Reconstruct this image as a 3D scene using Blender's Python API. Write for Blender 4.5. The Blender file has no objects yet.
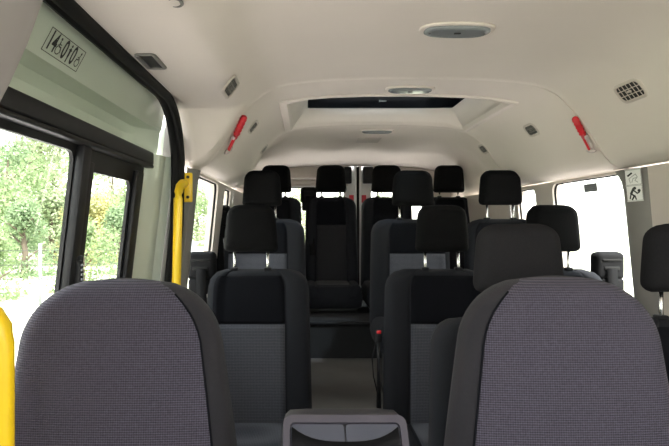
import bpy, bmesh, math, random
from mathutils import Vector, Matrix
random.seed(7)
S = bpy.context.scene
COL = S.collection
F = 540.0; VX = 305.0; VY = 223.0; ZC = 1.13      # focal length in px, vanishing point, eye height over the cab floor
CX = 0.42                                         # centre line of the van (camera stands left of it)

# ------------------------------------------------------------------ helpers
def obj(name, mesh, mat=None, parent=None, smooth=True):
    me = mesh.build(name) if isinstance(mesh, MB) else mesh
    if smooth:
        for p in me.polygons: p.use_smooth = True
    o = bpy.data.objects.new(name, me); COL.objects.link(o)
    if mat is not None:
        for m in (mat if isinstance(mat, (list, tuple)) else [mat]): me.materials.append(m)
    if parent is not None: o.parent = parent
    return o
def tag(o, label, cat, group=None, kind=None):
    o['label'] = label; o['category'] = cat
    if group: o['group'] = group
    if kind: o['kind'] = kind
    return o
def struct(o, label=None):
    o['kind'] = 'structure'
    if label: o['label'] = label
    return o
def thing(name, label, cat, loc=(0, 0, 0), group=None):
    o = bpy.data.objects.new(name, None); COL.objects.link(o); o.location = loc
    o.empty_display_size = .05
    return tag(o, label, cat, group)
def edge_split(o, ang=35):
    me = o.data
    bm = bmesh.new(); bm.from_mesh(me)
    for e in bm.edges:
        if len(e.link_faces) == 2 and e.calc_face_angle(0) > math.radians(ang): e.smooth = False
    bm.to_mesh(me); bm.free()
    return o

class MB:
    def __init__(s): s.bm = bmesh.new(); s.mi = 0
    def v(s, p): return s.bm.verts.new(p)
    def f(s, vs):
        try:
            f = s.bm.faces.new(vs); f.material_index = s.mi; return f
        except ValueError: return None
    def grid(s, P, closed_u=False):
        V = [[s.v(p) for p in row] for row in P]
        for i in range(len(V) - 1):
            n = len(V[i])
            for j in range(n if closed_u else n - 1):
                s.f([V[i][j], V[i][(j + 1) % n], V[i + 1][(j + 1) % n], V[i + 1][j]])
        return V
    def box(s, c, d, bev=0.0, rot=None, seg=2):
        b = bmesh.new(); bmesh.ops.create_cube(b, size=1)
        for v in b.verts: v.co = Vector((v.co.x * d[0], v.co.y * d[1], v.co.z * d[2]))
        if bev > 0: bmesh.ops.bevel(b, geom=b.edges[:], offset=min(bev, min(d) * .49), segments=seg, profile=.5, affect='EDGES')
        M = Matrix.Translation(c) @ (rot.to_4x4() if rot else Matrix.Identity(4))
        s.add(b, M)
    def add(s, b, M=None):
        mp = {}
        for v in b.verts: mp[v] = s.v(M @ v.co if M else v.co)
        for f in b.faces: s.f([mp[v] for v in f.verts])
        b.free()
    def tube(s, pts, r, n=10, flat=1.0, up=None, cap=True):
        pts = [Vector(p) for p in pts]; rows = []
        ref = Vector(up) if up else Vector((0.13, 0.21, 0.97))
        for i, p in enumerate(pts):
            t = (pts[min(i + 1, len(pts) - 1)] - pts[max(i - 1, 0)]).normalized()
            a = t.cross(ref)
            if a.length < 1e-3: a = t.cross(Vector((1, 0, 0)))
            a.normalize(); b = a.cross(t).normalized()
            rr = r[i] if isinstance(r, (list, tuple)) else r
            rows.append([p + a * (rr * math.cos(2 * math.pi * k / n)) + b * (rr * flat * math.sin(2 * math.pi * k / n)) for k in range(n)])
        V = s.grid(rows, True)
        if cap: s.f(V[0]); s.f(list(reversed(V[-1])))
    def disc(s, c, nrm, rx, ry, h, xdir, n=28, bev=.3, power=2.0):
        """rounded slab with oval outline lying on the plane of normal nrm"""
        c = Vector(c); nrm = Vector(nrm).normalized(); x = Vector(xdir); x = (x - nrm * x.dot(nrm)).normalized(); y = nrm.cross(x)
        def ring(k, hh):
            R = []
            for i in range(n):
                a = 2 * math.pi * i / n; ca, sa = math.cos(a), math.sin(a)
                px = math.copysign(abs(ca) ** (2 / power), ca) * rx * k; py = math.copysign(abs(sa) ** (2 / power), sa) * ry * k
                R.append(c + x * px + y * py + nrm * hh)
            return R
        rows = [ring(1, 0), ring(1, h * (1 - bev)), ring(1 - bev * .25, h * .97), ring(1 - bev * .6, h), ring(.3, h * 1.02)]
        V = s.grid(rows, True); s.f(V[-1]); s.f(list(reversed(V[0])))
    def build(s, name):
        bmesh.ops.remove_doubles(s.bm, verts=s.bm.verts[:], dist=1e-5)
        bmesh.ops.recalc_face_normals(s.bm, faces=s.bm.faces[:])
        me = bpy.data.meshes.new(name); s.bm.to_mesh(me); s.bm.free(); return me

def cosr(n): return [-math.cos(math.pi * i / n) for i in range(n + 1)]
def soft(n):
    return [(.55 * c + .45 * (-1 + 2 * i / n)) for i, c in enumerate(cosr(n))]
class Pillow:
    """soft body: outline in x,z with rounded corners, thickness in y"""
    def __init__(s, xl, xr, z0, z1, yf, yb, R=.06, r=.03, taper=.0, Rb=.02, lean=0.0, bolster=0.0, ub=.68, crown=0.0, sag=0.0):
        s.__dict__.update(locals())
    def W(s, side, z):
        w = (s.xr if side > 0 else -s.xl) * (1 - s.taper * max(0, (z - s.z0) / (s.z1 - s.z0)) ** 1.3)
        e = s.z1 - z
        if e < s.R: w -= s.R - math.sqrt(max(0, s.R ** 2 - (s.R - e) ** 2))
        e = z - s.z0
        if e < s.Rb: w -= s.Rb - math.sqrt(max(0, s.Rb ** 2 - (s.Rb - e) ** 2))
        return w
    def g(s, e, r=None):
        r = r or s.r
        k = min(max(e / r, 0), 1); return math.sqrt(max(0, 1 - (1 - k) ** 2))
    def pt(s, u, v, front, off=0.0):
        z = s.z0 + (s.z1 - s.z0) * v; W = s.W(1 if u > 0 else -1, z); x = W * u
        f = s.g((1 - abs(u)) * W) * s.g((s.z1 - z)) * s.g(z - s.z0)
        ym = (s.yf + s.yb) / 2
        y = ym + ((s.yf if front else s.yb) - ym) * f
        if front:
            b = 0
            if s.bolster and abs(u) > s.ub: b = math.sin(min(1, (abs(u) - s.ub) / (1 - s.ub)) * math.pi) * s.bolster
            if s.bolster and abs(abs(u) - s.ub) < .03: b -= .004
            y -= b + s.crown * (1 - u * u) * math.sin(math.pi * v) + off * (1 if f > 0 else 0)
        z2 = z + s.sag * (1 - u * u) * v ** 3
        return Vector((x, y + s.lean * (z - s.z0), z2))
    def add(s, mb, nu=22, nv=26):
        U = sorted(set([round(x, 4) for x in soft(nu)] + ([s.ub, -s.ub, s.ub + .03, s.ub - .03, -s.ub + .03, -s.ub - .03] if s.bolster else []) + [0.0]))
        Vv = [(x + 1) / 2 for x in soft(nv)]
        for fr in (True, False): mb.grid([[s.pt(u, v, fr) for u in U] for v in Vv])
    def patch(s, mb, u0, u1, v0, v1, off=.004, nu=14, nv=16):
        U = [u0 + (u1 - u0) * i / nu for i in range(nu + 1)]; Vv = [v0 + (v1 - v0) * i / nv for i in range(nv + 1)]
        def row(v, o): return [s.pt(u, v, True, o) for u in U]
        P = [row(v0, -.012)] + [row(v, off) for v in Vv] + [row(v1, -.012)]
        P = [[s.pt(u0, Vv[min(max(i - 1, 0), nv)], True, -.012)] + r + [s.pt(u1, Vv[min(max(i - 1, 0), nv)], True, -.012)] for i, r in enumerate(P)]
        mb.grid(P)
    def xf(s, M): s.M = M

# ------------------------------------------------------------------ materials
def nt(name):
    m = bpy.data.materials.new(name); m.use_nodes = True
    return m, m.node_tree.nodes, m.node_tree.links, m.node_tree.nodes['Principled BSDF']
def mat(name, col, rough=.6, metal=0, noise=0.0, nscale=40, bump=0.0, bscale=400, spec=.5, sheen=0.0, coat=0.0):
    m, N, L, B = nt(name)
    B.inputs['Base Color'].default_value = (*col, 1); B.inputs['Roughness'].default_value = rough; B.inputs['Metallic'].default_value = metal
    B.inputs['Specular IOR Level'].default_value = spec
    B.inputs['Coat Weight'].default_value = coat
    if sheen: B.inputs['Sheen Weight'].default_value = sheen; B.inputs['Sheen Roughness'].default_value = .5
    tc = N.new('ShaderNodeTexCoord')
    if noise:
        n = N.new('ShaderNodeTexNoise'); n.inputs['Scale'].default_value = nscale; n.inputs['Detail'].default_value = 4
        r = N.new('ShaderNodeMapRange'); r.inputs['To Min'].default_value = 1 - noise; r.inputs['To Max'].default_value = 1 + noise
        mx = N.new('ShaderNodeMix'); mx.data_type = 'RGBA'; mx.blend_type = 'MULTIPLY'; mx.inputs[0].default_value = 1
        mx.inputs[6].default_value = (*col, 1)
        L.new(tc.outputs['Object'], n.inputs['Vector']); L.new(n.outputs['Fac'], r.inputs['Value']); L.new(r.outputs['Result'], mx.inputs[7]); L.new(mx.outputs[2], B.inputs['Base Color'])
    if bump:
        n = N.new('ShaderNodeTexNoise'); n.inputs['Scale'].default_value = bscale; n.inputs['Detail'].default_value = 2
        b = N.new('ShaderNodeBump'); b.inputs['Strength'].default_value = bump; b.inputs['Distance'].default_value = .002
        L.new(tc.outputs['Object'], n.inputs['Vector']); L.new(n.outputs['Fac'], b.inputs['Height']); L.new(b.outputs['Normal'], B.inputs['Normal'])
    return m
def knit(name, dark, light, pitch):
    m, N, L, B = nt(name)
    B.inputs['Roughness'].default_value = .9; B.inputs['Specular IOR Level'].default_value = .15; B.inputs['Sheen Weight'].default_value = .05
    tc = N.new('ShaderNodeTexCoord'); sp = N.new('ShaderNodeSeparateXYZ'); L.new(tc.outputs['Object'], sp.inputs[0])
    def sine(out, p):
        a = N.new('ShaderNodeMath'); a.operation = 'MULTIPLY'; a.inputs[1].default_value = 2 * math.pi / p
        b = N.new('ShaderNodeMath'); b.operation = 'SINE'; L.new(out, a.inputs[0]); L.new(a.outputs[0], b.inputs[0]); return b
    sx = sine(sp.outputs['X'], pitch); sz = sine(sp.outputs['Z'], pitch)
    ad = N.new('ShaderNodeMath'); ad.operation = 'MULTIPLY_ADD'; L.new(sx.outputs[0], ad.inputs[0]); ad.inputs[1].default_value = .5; L.new(sz.outputs[0], ad.inputs[2])
    n = N.new('ShaderNodeTexNoise'); n.inputs['Scale'].default_value = 260; n.inputs['Detail'].default_value = 2; L.new(tc.outputs['Object'], n.inputs['Vector'])
    n2 = N.new('ShaderNodeMath'); n2.operation = 'MULTIPLY_ADD'; L.new(n.outputs['Fac'], n2.inputs[0]); n2.inputs[1].default_value = 2.2; L.new(ad.outputs[0], n2.inputs[2])
    r = N.new('ShaderNodeMapRange'); r.inputs['From Min'].default_value = -.4; r.inputs['From Max'].default_value = 2.6
    L.new(n2.outputs[0], r.inputs['Value'])
    mx = N.new('ShaderNodeMix'); mx.data_type = 'RGBA'; mx.inputs[6].default_value = (*dark, 1); mx.inputs[7].default_value = (*light, 1)
    L.new(r.outputs['Result'], mx.inputs[0]); L.new(mx.outputs[2], B.inputs['Base Color'])
    b = N.new('ShaderNodeBump'); b.inputs['Strength'].default_value = .35; b.inputs['Distance'].default_value = .001
    L.new(n2.outputs[0], b.inputs['Height']); L.new(b.outputs['Normal'], B.inputs['Normal'])
    return m
def glass(name, tint=(1, 1, 1), refl=.06):
    m, N, L, B = nt(name); N.remove(B)
    t = N.new('ShaderNodeBsdfTransparent'); t.inputs[0].default_value = (*tint, 1)
    g = N.new('ShaderNodeBsdfGlossy'); g.inputs['Roughness'].default_value = .02
    lw = N.new('ShaderNodeLayerWeight'); lw.inputs[0].default_value = .25
    mu = N.new('ShaderNodeMath'); mu.operation = 'MULTIPLY'; mu.inputs[1].default_value = .12
    L.new(lw.outputs['Fresnel'], mu.inputs[0])
    x = N.new('ShaderNodeMixShader'); L.new(mu.outputs[0], x.inputs[0]); L.new(t.outputs[0], x.inputs[1]); L.new(g.outputs[0], x.inputs[2])
    L.new(x.outputs[0], N['Material Output'].inputs[0]); return m

M_head = mat('headliner_fabric', (.74, .672, .622), .9, noise=.025, nscale=6, bump=.25, bscale=500, spec=.2)
M_trim = mat('beige_plastic', (.57, .51, .465), .55, noise=.03, nscale=12, spec=.35)
M_pillar = mat('shaded_grey_plastic', (.20, .19, .175), .6, noise=.03, nscale=20, bump=.1)  # beige trim darkened to carry the pillars' shade; plain grey on small fittings
M_nearpil = mat('mauve_grey_plastic', (.36, .33, .33), .7, noise=.03, nscale=20)
M_paint = mat('pale_paint', (.60, .66, .57), .28, noise=.02, nscale=5, coat=.3)
M_rear_paint = mat('rear_door_paint', (.72, .71, .70), .35)
M_rubber = mat('black_rubber', (.009, .009, .009), .7, bump=.2, bscale=150, spec=.2)
M_blackpl = mat('black_plastic', (.010, .010, .012), .5, bump=.1, spec=.3)
M_blackgl = mat('black_gloss', (.008, .009, .012), .15)
M_dark = mat('charcoal_fabric', (.007, .0075, .010), .95, noise=.12, nscale=180, bump=.3, bscale=900, spec=.08)
M_bol = mat('slate_fabric', (.018, .019, .023), .9, noise=.1, nscale=180, bump=.3, bscale=900, spec=.1, sheen=.03)
M_hr = mat('headrest_fabric', (.006, .006, .0065), .95, noise=.1, nscale=200, bump=.3, bscale=900, spec=.08)
M_knitA = knit('knit_blue_grey', (.034, .037, .046), (.115, .12, .145), .0065)
M_knitR = knit('knit_dark_grey', (.012, .012, .014), (.045, .045, .05), .0065)
M_knitF = knit('knit_mauve_grey', (.020, .018, .026), (.088, .079, .108), .0042)
M_cabbol = mat('cab_bolster_fabric', (.025, .0235, .028), .9, noise=.1, nscale=200, bump=.4, bscale=900, spec=.12, sheen=.05)
M_hrf = mat('front_headrest_fabric', (.020, .0195, .0215), .95, noise=.25, nscale=220, bump=.4, bscale=900, spec=.08)
M_guide = mat('belt_guide_plastic', (.008, .008, .009), .75, spec=.1)
M_chrome = mat('chrome', (.75, .75, .73), .22, 1)
M_steel = mat('dark_steel', (.05, .05, .05), .5, .6)
M_yellow = mat('yellow_paint', (.90, .60, .012), .38, noise=.03, nscale=8, coat=.2)
M_red = mat('red_plastic', (.62, .018, .03), .4)
M_redrefl = mat('red_reflector', (.55, .02, .04), .3)
M_lens = mat('lamp_lens', (.21, .225, .24), .25, noise=.08, nscale=60)
M_con = mat('console_plastic', (.028, .026, .032), .55, noise=.04, nscale=30, bump=.1)
M_con2 = mat('console_rim_plastic', (.055, .05, .066), .5, noise=.04, nscale=30)
M_conin = mat('console_bin_plastic', (.05, .054, .075), .4, noise=.06, nscale=60)
M_floor = mat('grey_vinyl_floor', (.125, .114, .104), .55, noise=.2, nscale=5, bump=.15, bscale=60)
M_carpet = mat('black_carpet', (.018, .018, .019), .95, noise=.2, nscale=300, bump=.5)
M_white = mat('white_print', (.72, .72, .70), .5)
M_pinkgrey = mat('hammer_bracket', (.55, .48, .47), .45)
M_ink = mat('black_print', (.012, .012, .012), .5)
M_greypic = mat('grey_print', (.33, .35, .32), .5)
M_glass = glass('clear_glass', (.97, .99, .97))
M_sky = glass('tinted_glass', (.25, .28, .30))
M_grass = mat('meadow_grass', (.51, .51, .39), .95, noise=.22, nscale=.9)
M_bounce = mat('bounce_ground', (.62, .57, .55), .95, noise=.12, nscale=3)
M_bark = mat('bark', (.09, .07, .05), .9, noise=.3, nscale=8)
def leafmat(name, c):
    m, N, L, B = nt(name)
    B.inputs['Roughness'].default_value = .6
    tc = N.new('ShaderNodeTexCoord'); n = N.new('ShaderNodeTexNoise'); n.inputs['Scale'].default_value = 1.1; n.inputs['Detail'].default_value = 3
    mx = N.new('ShaderNodeMix'); mx.data_type = 'RGBA'; mx.inputs[6].default_value = (c[0] * .6, c[1] * .65, c[2] * .6, 1); mx.inputs[7].default_value = (min(1, c[0] * 1.4), min(1, c[1] * 1.3), c[2] * 1.3, 1)
    L.new(tc.outputs['Object'], n.inputs['Vector']); L.new(n.outputs['Fac'], mx.inputs[0]); L.new(mx.outputs[2], B.inputs['Base Color'])
    t = N.new('ShaderNodeBsdfTranslucent'); L.new(mx.outputs[2], t.inputs[0])
    a = N.new('ShaderNodeMixShader'); a.inputs[0].default_value = .5; L.new(B.outputs[0], a.inputs[1]); L.new(t.outputs[0], a.inputs[2]); L.new(a.outputs[0], N['Material Output'].inputs[0])
    return m
LEAVES = [leafmat('leaf_mid', (.23, .31, .16)), leafmat('leaf_pale', (.32, .38, .24)), leafmat('leaf_yellow', (.38, .38, .18)), leafmat('leaf_deep', (.19, .27, .15))]

# ------------------------------------------------------------------ body shell
STD = [(0, .578), (.15, .577), (.3, .572), (.4, .565), (.49, .553), (.54, .539), (.585, .516), (.62, .487), (.655, .450), (.70, .388), (.745, .322), (.778, .270), (.805, .241), (.835, .223), (.885, .2145)]
DOOR = [(0, .578), (.15, .577), (.3, .572), (.4, .565), (.49, .553), (.54, .539), (.585, .514), (.62, .482), (.655, .456), (.675, .446), (.70, .441), (.75, .438), (.81, .436), (.86, .434), (.905, .432)]
def zfac(d):
    if d < 4.0: return 1
    k = min((d - 4.0) / .8, 1); return 1 - .13 * k * k
def prof(left, right, d, dz=0):
    k = zfac(d)
    P = [Vector((CX - r, d, ZC + z * k + dz)) for r, z in reversed(left)] + [Vector((CX + r, d, ZC + z * k + dz)) for r, z in right[1:]]
    return P
BOX = [(0, .578), (.15, .577), (.3, .572), (.4, .568), (.49, .562), (.54, .557), (.585, .552), (.64, .545), (.70, .535), (.76, .52), (.81, .495), (.845, .45), (.868, .38), (.88, .30), (.885, .214)]
def lerp(A, B, t): return [(a[0] + (b[0] - a[0]) * t, a[1] + (b[1] - a[1]) * t) for a, b in zip(A, B)]
rows = []
for d in (-.45, 0, .4, .8, 1.2, 1.6, 1.9): rows.append((d, 0, 0))
for d, t in ((2.03, .02), (2.05, .12), (2.065, .5), (2.08, .88), (2.10, .98), (2.125, 1)): rows.append((d, t, 0))
for d0 in (2.16, 3.22):
    if d0 == 3.22: rows += [(2.44, 1, 0), (2.8, 1, 0), (3.12, 1, 0)]
    rows += [(d0 - .016, 1, 0), (d0 - .006, 1, -.004), (d0 - .005, 1, .014), (d0 + .006, 1, .014), (d0 + .007, 1, 0)]
for d in (3.4, 3.55, 3.7, 3.85, 4.0, 4.2, 4.4, 4.6, 4.72, 4.8): rows.append((d, 1, 0))
mb = MB(); G = []
def boxy(d): k = min(max((d - 3.3) / .7, 0), 1); return k * k * (3 - 2 * k)
for d, t, dz in rows:
    q = boxy(d); G.append([mb.v(p) for p in prof(lerp(lerp(DOOR, STD, t), BOX, q), lerp(STD, BOX, q), d, dz)])
nc = len(G[0]); mid = nc // 2; c0, c1 = mid - 4, mid + 4
hole = lambda i, j: rows[i][0] >= 2.43 and rows[i + 1][0] <= 3.13 and c0 <= j < c1
for i in range(len(G) - 1):
    for j in range(nc - 1):
        if not hole(i, j): mb.f([G[i][j], G[i][j + 1], G[i + 1][j + 1], G[i + 1][j]])
hi = [i for i, r in enumerate(rows) if 2.43 <= r[0] <= 3.13]
loop = [G[hi[0]][j] for j in range(c0, c1 + 1)] + [G[i][c1] for i in hi[1:]] + [G[hi[-1]][j] for j in range(c1 - 1, c0 - 1, -1)] + [G[i][c0] for i in reversed(hi[1:-1])]
def sky_map(co, x0, x1, y0, y1, z):
    a = (co.x - (CX - .49)) / .98; b = (co.y - 2.44) / .68
    return Vector((x0 + (x1 - x0) * a, y0 + (y1 - y0) * b, z))
loopco = [v.co.copy() for v in loop]
def ring_bridge(mb, A, B):
    for k in range(len(A)):
        k2 = (k + 1) % len(A); mb.f([A[k], A[k2], B[k2], B[k]])
R1 = [mb.v(sky_map(c, -.045, .885, 2.455, 3.10, ZC + .585)) for c in loopco]
R2 = [mb.v(sky_map(c, .015, .83, 2.50, 3.05, ZC + .648)) for c in loopco]
ring_bridge(mb, loop, R1); ring_bridge(mb, R1, R2)
ceiling = obj('ceiling', mb, M_head); edge_split(ceiling, 40)
sd = ceiling.modifiers.new('thick', 'SOLIDIFY'); sd.thickness = .012; sd.offset = 1
struct(ceiling, 'cream fabric headliner over the whole minibus')
# skylight hatch in the roof
hatch = thing('roof_hatch', 'dark framed roof hatch recessed in the cream ceiling between the oval lamps', 'roof hatch', (CX, 2.8, ZC + .66))
def rel(o):                                     # keep world coordinates when parenting to an empty
    o.matrix_parent_inverse = Matrix.Translation(o.parent.location).inverted(); return o
mb = MB()
A = [mb.v(sky_map(c, .013, .832, 2.498, 3.052, ZC + .647)) for c in loopco]; B = [mb.v(sky_map(c, .020, .825, 2.505, 3.045, ZC + .728)) for c in loopco]
C = [mb.v(sky_map(c, .06, .785, 2.60, 3.0, ZC + .728)) for c in loopco]; D = [mb.v(sky_map(c, .0, .845, 2.535, 3.065, ZC + .74)) for c in loopco]
ring_bridge(mb, A, B); ring_bridge(mb, B, C); ring_bridge(mb, C, D); ring_bridge(mb, D, A)
rel(edge_split(obj('hatch_frame', mb, M_blackgl, hatch)))
mb = MB(); mb.box(((.0225 + .8225) / 2, 2.8, ZC + .738), (.76, .44, .006), .002); rel(obj('hatch_glass', mb, M_sky, hatch, False))
mb = MB()
for k in range(7): mb.box((.42 + k * .006, 3.0445, ZC + .688), (.004, .001, .007 if k else .011))
rel(obj('small_logo', mb, M_white, hatch, False))
mb = MB()
P = [[], [], [], []]
for c in loopco:
    for q, (g, h) in enumerate(((0.05, .001), (.042, .009), (.012, .009), (-.003, .0))):
        x = c.x + (g if c.x > CX + .48 else -g if c.x < CX - .48 else 0); y = c.y + (g if c.y > 3.11 else -g * .6 if c.y < 2.45 else 0)
        P[q].append(Vector((x, y, c.z - h - (.010 if abs(c.x - CX) > .48 and g > 0 else 0))))
mb.grid(P, True); rel(edge_split(obj('hatch_surround', mb, M_head, hatch), 50))['label'] = 'cream raised rim round the hatch'

# side walls
def wx(side, z):        # inner face of the lower wall, z relative to the eye
    w = .872 + (.2 - z) * .10 if z > -.45 else .937
    return CX + side * w
def wpt(side, d, z, off=0): return Vector((wx(side, z) + side * off, d, ZC + z))
def rrect(u0, u1, v0, v1, r, n=6):
    P = []
    for cx, cy, a0 in ((u1 - r, v1 - r, 0), (u0 + r, v1 - r, 90), (u0 + r, v0 + r, 180), (u1 - r, v0 + r, 270)):
        for k in range(n + 1):
            a = math.radians(a0 + 90 * k / n); P.append((cx + r * math.cos(a), cy + r * math.sin(a)))
    return P
def to_rect(P, u0, u1, v0, v1):
    cu, cv = (u0 + u1) / 2, (v0 + v1) / 2; n = len(P) // 4; Q = []
    cor = [(u1, v1), (u0, v1), (u0, v0), (u1, v0)]
    for i, p in enumerate(P):
        q = i // n; k = i % n; mid_ = (n - 1) / 2
        if k == int(mid_): Q.append(cor[q]); continue
        before = k < mid_
        # sides: corner 0 before->right side, after->top ...
        if (q == 0 and before) or (q == 3 and not before): Q.append((u1, p[1]))
        elif (q == 0) or (q == 1 and before): Q.append((p[0], v1))
        elif (q == 1) or (q == 2 and before): Q.append((u0, p[1]))
        else: Q.append((p[0], v0))
    return Q
def holed(mb, fn, o, i, r, depth):
    """panel rect o=(u0,u1,v0,v1) with a rounded hole i, reveal going out by depth"""
    P = rrect(*i, r); Q = to_rect(P, *o)
    A = [mb.v(fn(u, v, 0)) for u, v in Q]; B = [mb.v(fn(u, v, 0)) for u, v in P]; C = [mb.v(fn(u, v, depth)) for u, v in P]
    ring_bridge(mb, A, B); ring_bridge(mb, B, C)
def pane(fn, i, r, off, g=.012):
    m = MB(); P = rrect(i[0] - g, i[1] + g, i[2] - g, i[3] + g, r)
    A = [m.v(fn(u, v, off)) for u, v in P]; B = [m.v(fn(u, v, off + .004)) for u, v in P]
    m.f(A); m.f(list(reversed(B))); ring_bridge(m, A, B); return m
def gask(fn, i, r, off, w=.006):
    m = MB(); P = rrect(*i, r); P.append(P[0])
    pts = [fn(u, v, off) for u, v in P]; m.tube(pts, w, 6, cap=False); return m
ZB = -1.14
win = 0
def window(fn, i, r, off, gl=M_glass, gasket=True):
    global win; win += 1
    o = obj('window_%d' % win, pane(fn, i, r, off), gl, smooth=False); struct(o)
    if gasket: obj('window_seal', gask(fn, i, r, off - .02), M_rubber, o)
    return o
ZT = .2145
for side, nm in ((1, 'wall_right'), (-1, 'wall_left')):
    fn = lambda u, v, off, s=side: wpt(s, u, v, off)
    mb = MB(); start = .30 if side > 0 else 2.06
    W0 = (-1.1, .20, -.32, .16); e0 = .30 if side > 0 else .78
    holed(mb, fn, (-1.35, e0, -.5, ZT), W0, .08, .045)
    mb.grid([[fn(-1.35, ZB, 0), fn(e0, ZB, 0)], [fn(-1.35, -.5, 0), fn(e0, -.5, 0)]])
    if side > 0: pass
    def quad(d0, d1, z0, z1): mb.grid([[fn(d0, z0, 0), fn(d1, z0, 0)], [fn(d0, z1, 0), fn(d1, z1, 0)]])
    W1 = (2.20, 2.83, -.42, .203); W2 = (3.04, 3.30, -.42, .195)
    quad(start, 2.06, -.5, ZT) if side > 0 else None
    holed(mb, fn, (2.06, 2.93, -.5, ZT), W1, .05, .045)
    holed(mb, fn, (2.93, 3.42, -.5, ZT), W2, .04, .045)
    quad(3.42, 4.85, -.5, ZT)
    for a, b in (((start, 2.06),) if side > 0 else ()) + ((2.06, 3.42), (3.42, 4.85)): quad(a, b, ZB, -.5)
    w = obj(nm, mb, M_trim); edge_split(w, 30)
    struct(w, 'beige plastic side wall of the minibus')
    window(fn, W0, .08, .035, gasket=False); window(fn, W1, .05, .035); window(fn, W2, .04, .035)
# pillar trims
tn = 0
def trim(mesh, m, label=None, smooth=True):
    global tn; tn += 1
    return struct(obj('trim_%d' % tn, mesh, m, smooth=smooth), label)
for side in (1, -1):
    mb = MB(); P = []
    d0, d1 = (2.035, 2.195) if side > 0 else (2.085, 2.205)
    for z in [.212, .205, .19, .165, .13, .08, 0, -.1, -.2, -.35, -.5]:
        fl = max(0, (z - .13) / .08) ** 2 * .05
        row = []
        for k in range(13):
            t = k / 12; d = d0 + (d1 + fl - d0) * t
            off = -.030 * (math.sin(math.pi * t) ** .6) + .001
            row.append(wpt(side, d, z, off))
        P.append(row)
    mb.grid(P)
    trim(mb, M_pillar, 'plastic pillar cover with shade in its colour beside the %s windows' % ('right' if side > 0 else 'left'))
# waist rail strip under the right windows
# floor levels
mb = MB(); x0, x1 = CX - .945, CX + .945
mb.grid([[(x, y, z) for x in (x0, x1)] for y, z in ((-1.35, -.001), (2.56, -.001))])
fl = struct(obj('floor', mb, M_floor, smooth=False), 'grey vinyl cabin floor')
mb = MB(); mb.box((CX, (2.56 + 3.60) / 2, .115 - .0005), (x1 - x0, 1.04, .23), .004)
trim(mb, M_floor, 'grey vinyl raised middle floor', False)
mb = MB(); mb.box((CX, (3.60 + 4.86) / 2, .235), (x1 - x0, 1.26, .47), .008)
trim(mb, M_carpet, 'black carpeted rear platform', False)
mb = MB(); mb.box((CX, 3.6, .462), (1.8, .03, .022), .006); trim(mb, M_blackpl, 'black edge strip of the rear platform')
# rear wall header and doors
DR = 4.83
fr = lambda u, v, off: Vector((u, DR + off, ZC + v))
mb = MB()
for xa, xb in ((CX - .9, .385), (.60, CX + .9)):
  mb.grid([[(xa, DR - .05, ZC + z), (xb, DR - .05, ZC + z)] for z in (.54, .40)] )
  mb.grid([[(xa, y, ZC + z), (xb, y, ZC + z)] for y, z in ((DR - .05, .40), (DR - .02, .385), (DR - .02, .36), (DR - .005, .352), (DR - .005, .335), (DR + .02, .325))])
for s in (-1, 1):
    mb.grid([[(CX + s * .70, DR - .03, ZC + z), (CX + s * .95, DR - .03, ZC + z)] for z in (.54, -1.14)])
w = obj('wall_back', mb, M_trim); edge_split(w, 25); struct(w, 'beige rear header and corner trim')
for n, (a, b, ga, gb) in enumerate(((CX - .70, .465, CX - .63, .355), (.475, CX + .70, .585, CX + .63))):
    mb = MB()
    holed(mb, fr, (a, b, -.45, .54), (ga, gb, -.28, .318), .05, .04)
    mb.grid([[fr(a, -.45, 0), fr(b, -.45, 0)], [fr(a, -.66, 0), fr(b, -.66, 0)]])
    # pressed edge fold along the middle of the van
    e = .465 if n == 0 else .475; sgn = -1 if n == 0 else 1
    mb.box((e + sgn * .016, DR - .014, ZC + .04), (.026, .028, .96), .006)
    dr = obj('door_%d' % (n + 1), mb, M_rear_paint); edge_split(dr, 30)
    struct(dr, 'light grey painted rear door leaf')
    g = obj('door_glass', pane(fr, (ga, gb, -.28, .318), .05, .03), M_glass, dr, False)
    obj('glass_seal', gask(fr, (ga, gb, -.28, .318), .05, .012, .008), M_rubber, dr)
    mb = MB(); mb.box((e + sgn * .085, DR - .03, ZC + .46 - .035), (.095 if n else .07, .05, .15), .012); mb.box((e + sgn * .085, DR - .058, ZC + .42), (.05, .012, .06), .005)
    obj('door_latch_cover', mb, M_blackpl, dr)
    mb = MB(); mb.box((e + sgn * .050, DR - .006, ZC + .215), (.042, .010, .07), .004)
    obj('reflector', mb, M_redrefl, dr)
mb = MB(); mb.tube([(.47, DR - .02, ZC + .50), (.47, DR - .02, ZC - .66)], .014, 8); trim(mb, M_rubber, 'black rubber seal between the rear doors')

# ------------------------------------------------------------------ sliding door on the left
def dwx(z): return -.575 - .115 * (.2 - z)
fd = lambda u, v, off: Vector((dwx(v) - off, u, ZC + v))
mb = MB()
HP = [(-.478, .435), (-.512, .430), (-.524, .416), (-.555, .358), (-.560, .350), (-.612, .342), (-.632, .318), (-.628, .285), (-.606, .268), (-.584, .262), (-.580, .25)]
for dd in (None,):
    ds = [.80, 1.0, 1.2, 1.4, 1.6, 1.8, 1.9]
    Pn = [[Vector((x, d, ZC + z)) for x, z in HP] for d in ds]
    # the pressed channel fades out towards the door's rear edge
    flat = [(-.478, .435), (-.520, .42), (-.528, .40), (-.538, .345), (-.540, .335), (-.545, .325), (-.549, .31), (-.553, .285), (-.556, .27), (-.558, .262), (-.560, .25)]
    for d, t in ((1.94, .25), (1.97, .6), (2.0, .9), (2.03, 1.0)):
        Pn.append([Vector((a[0] + (b[0] - a[0]) * t, d, ZC + a[1])) for a, b in zip(HP, flat)])
    mb.grid(Pn)
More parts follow.
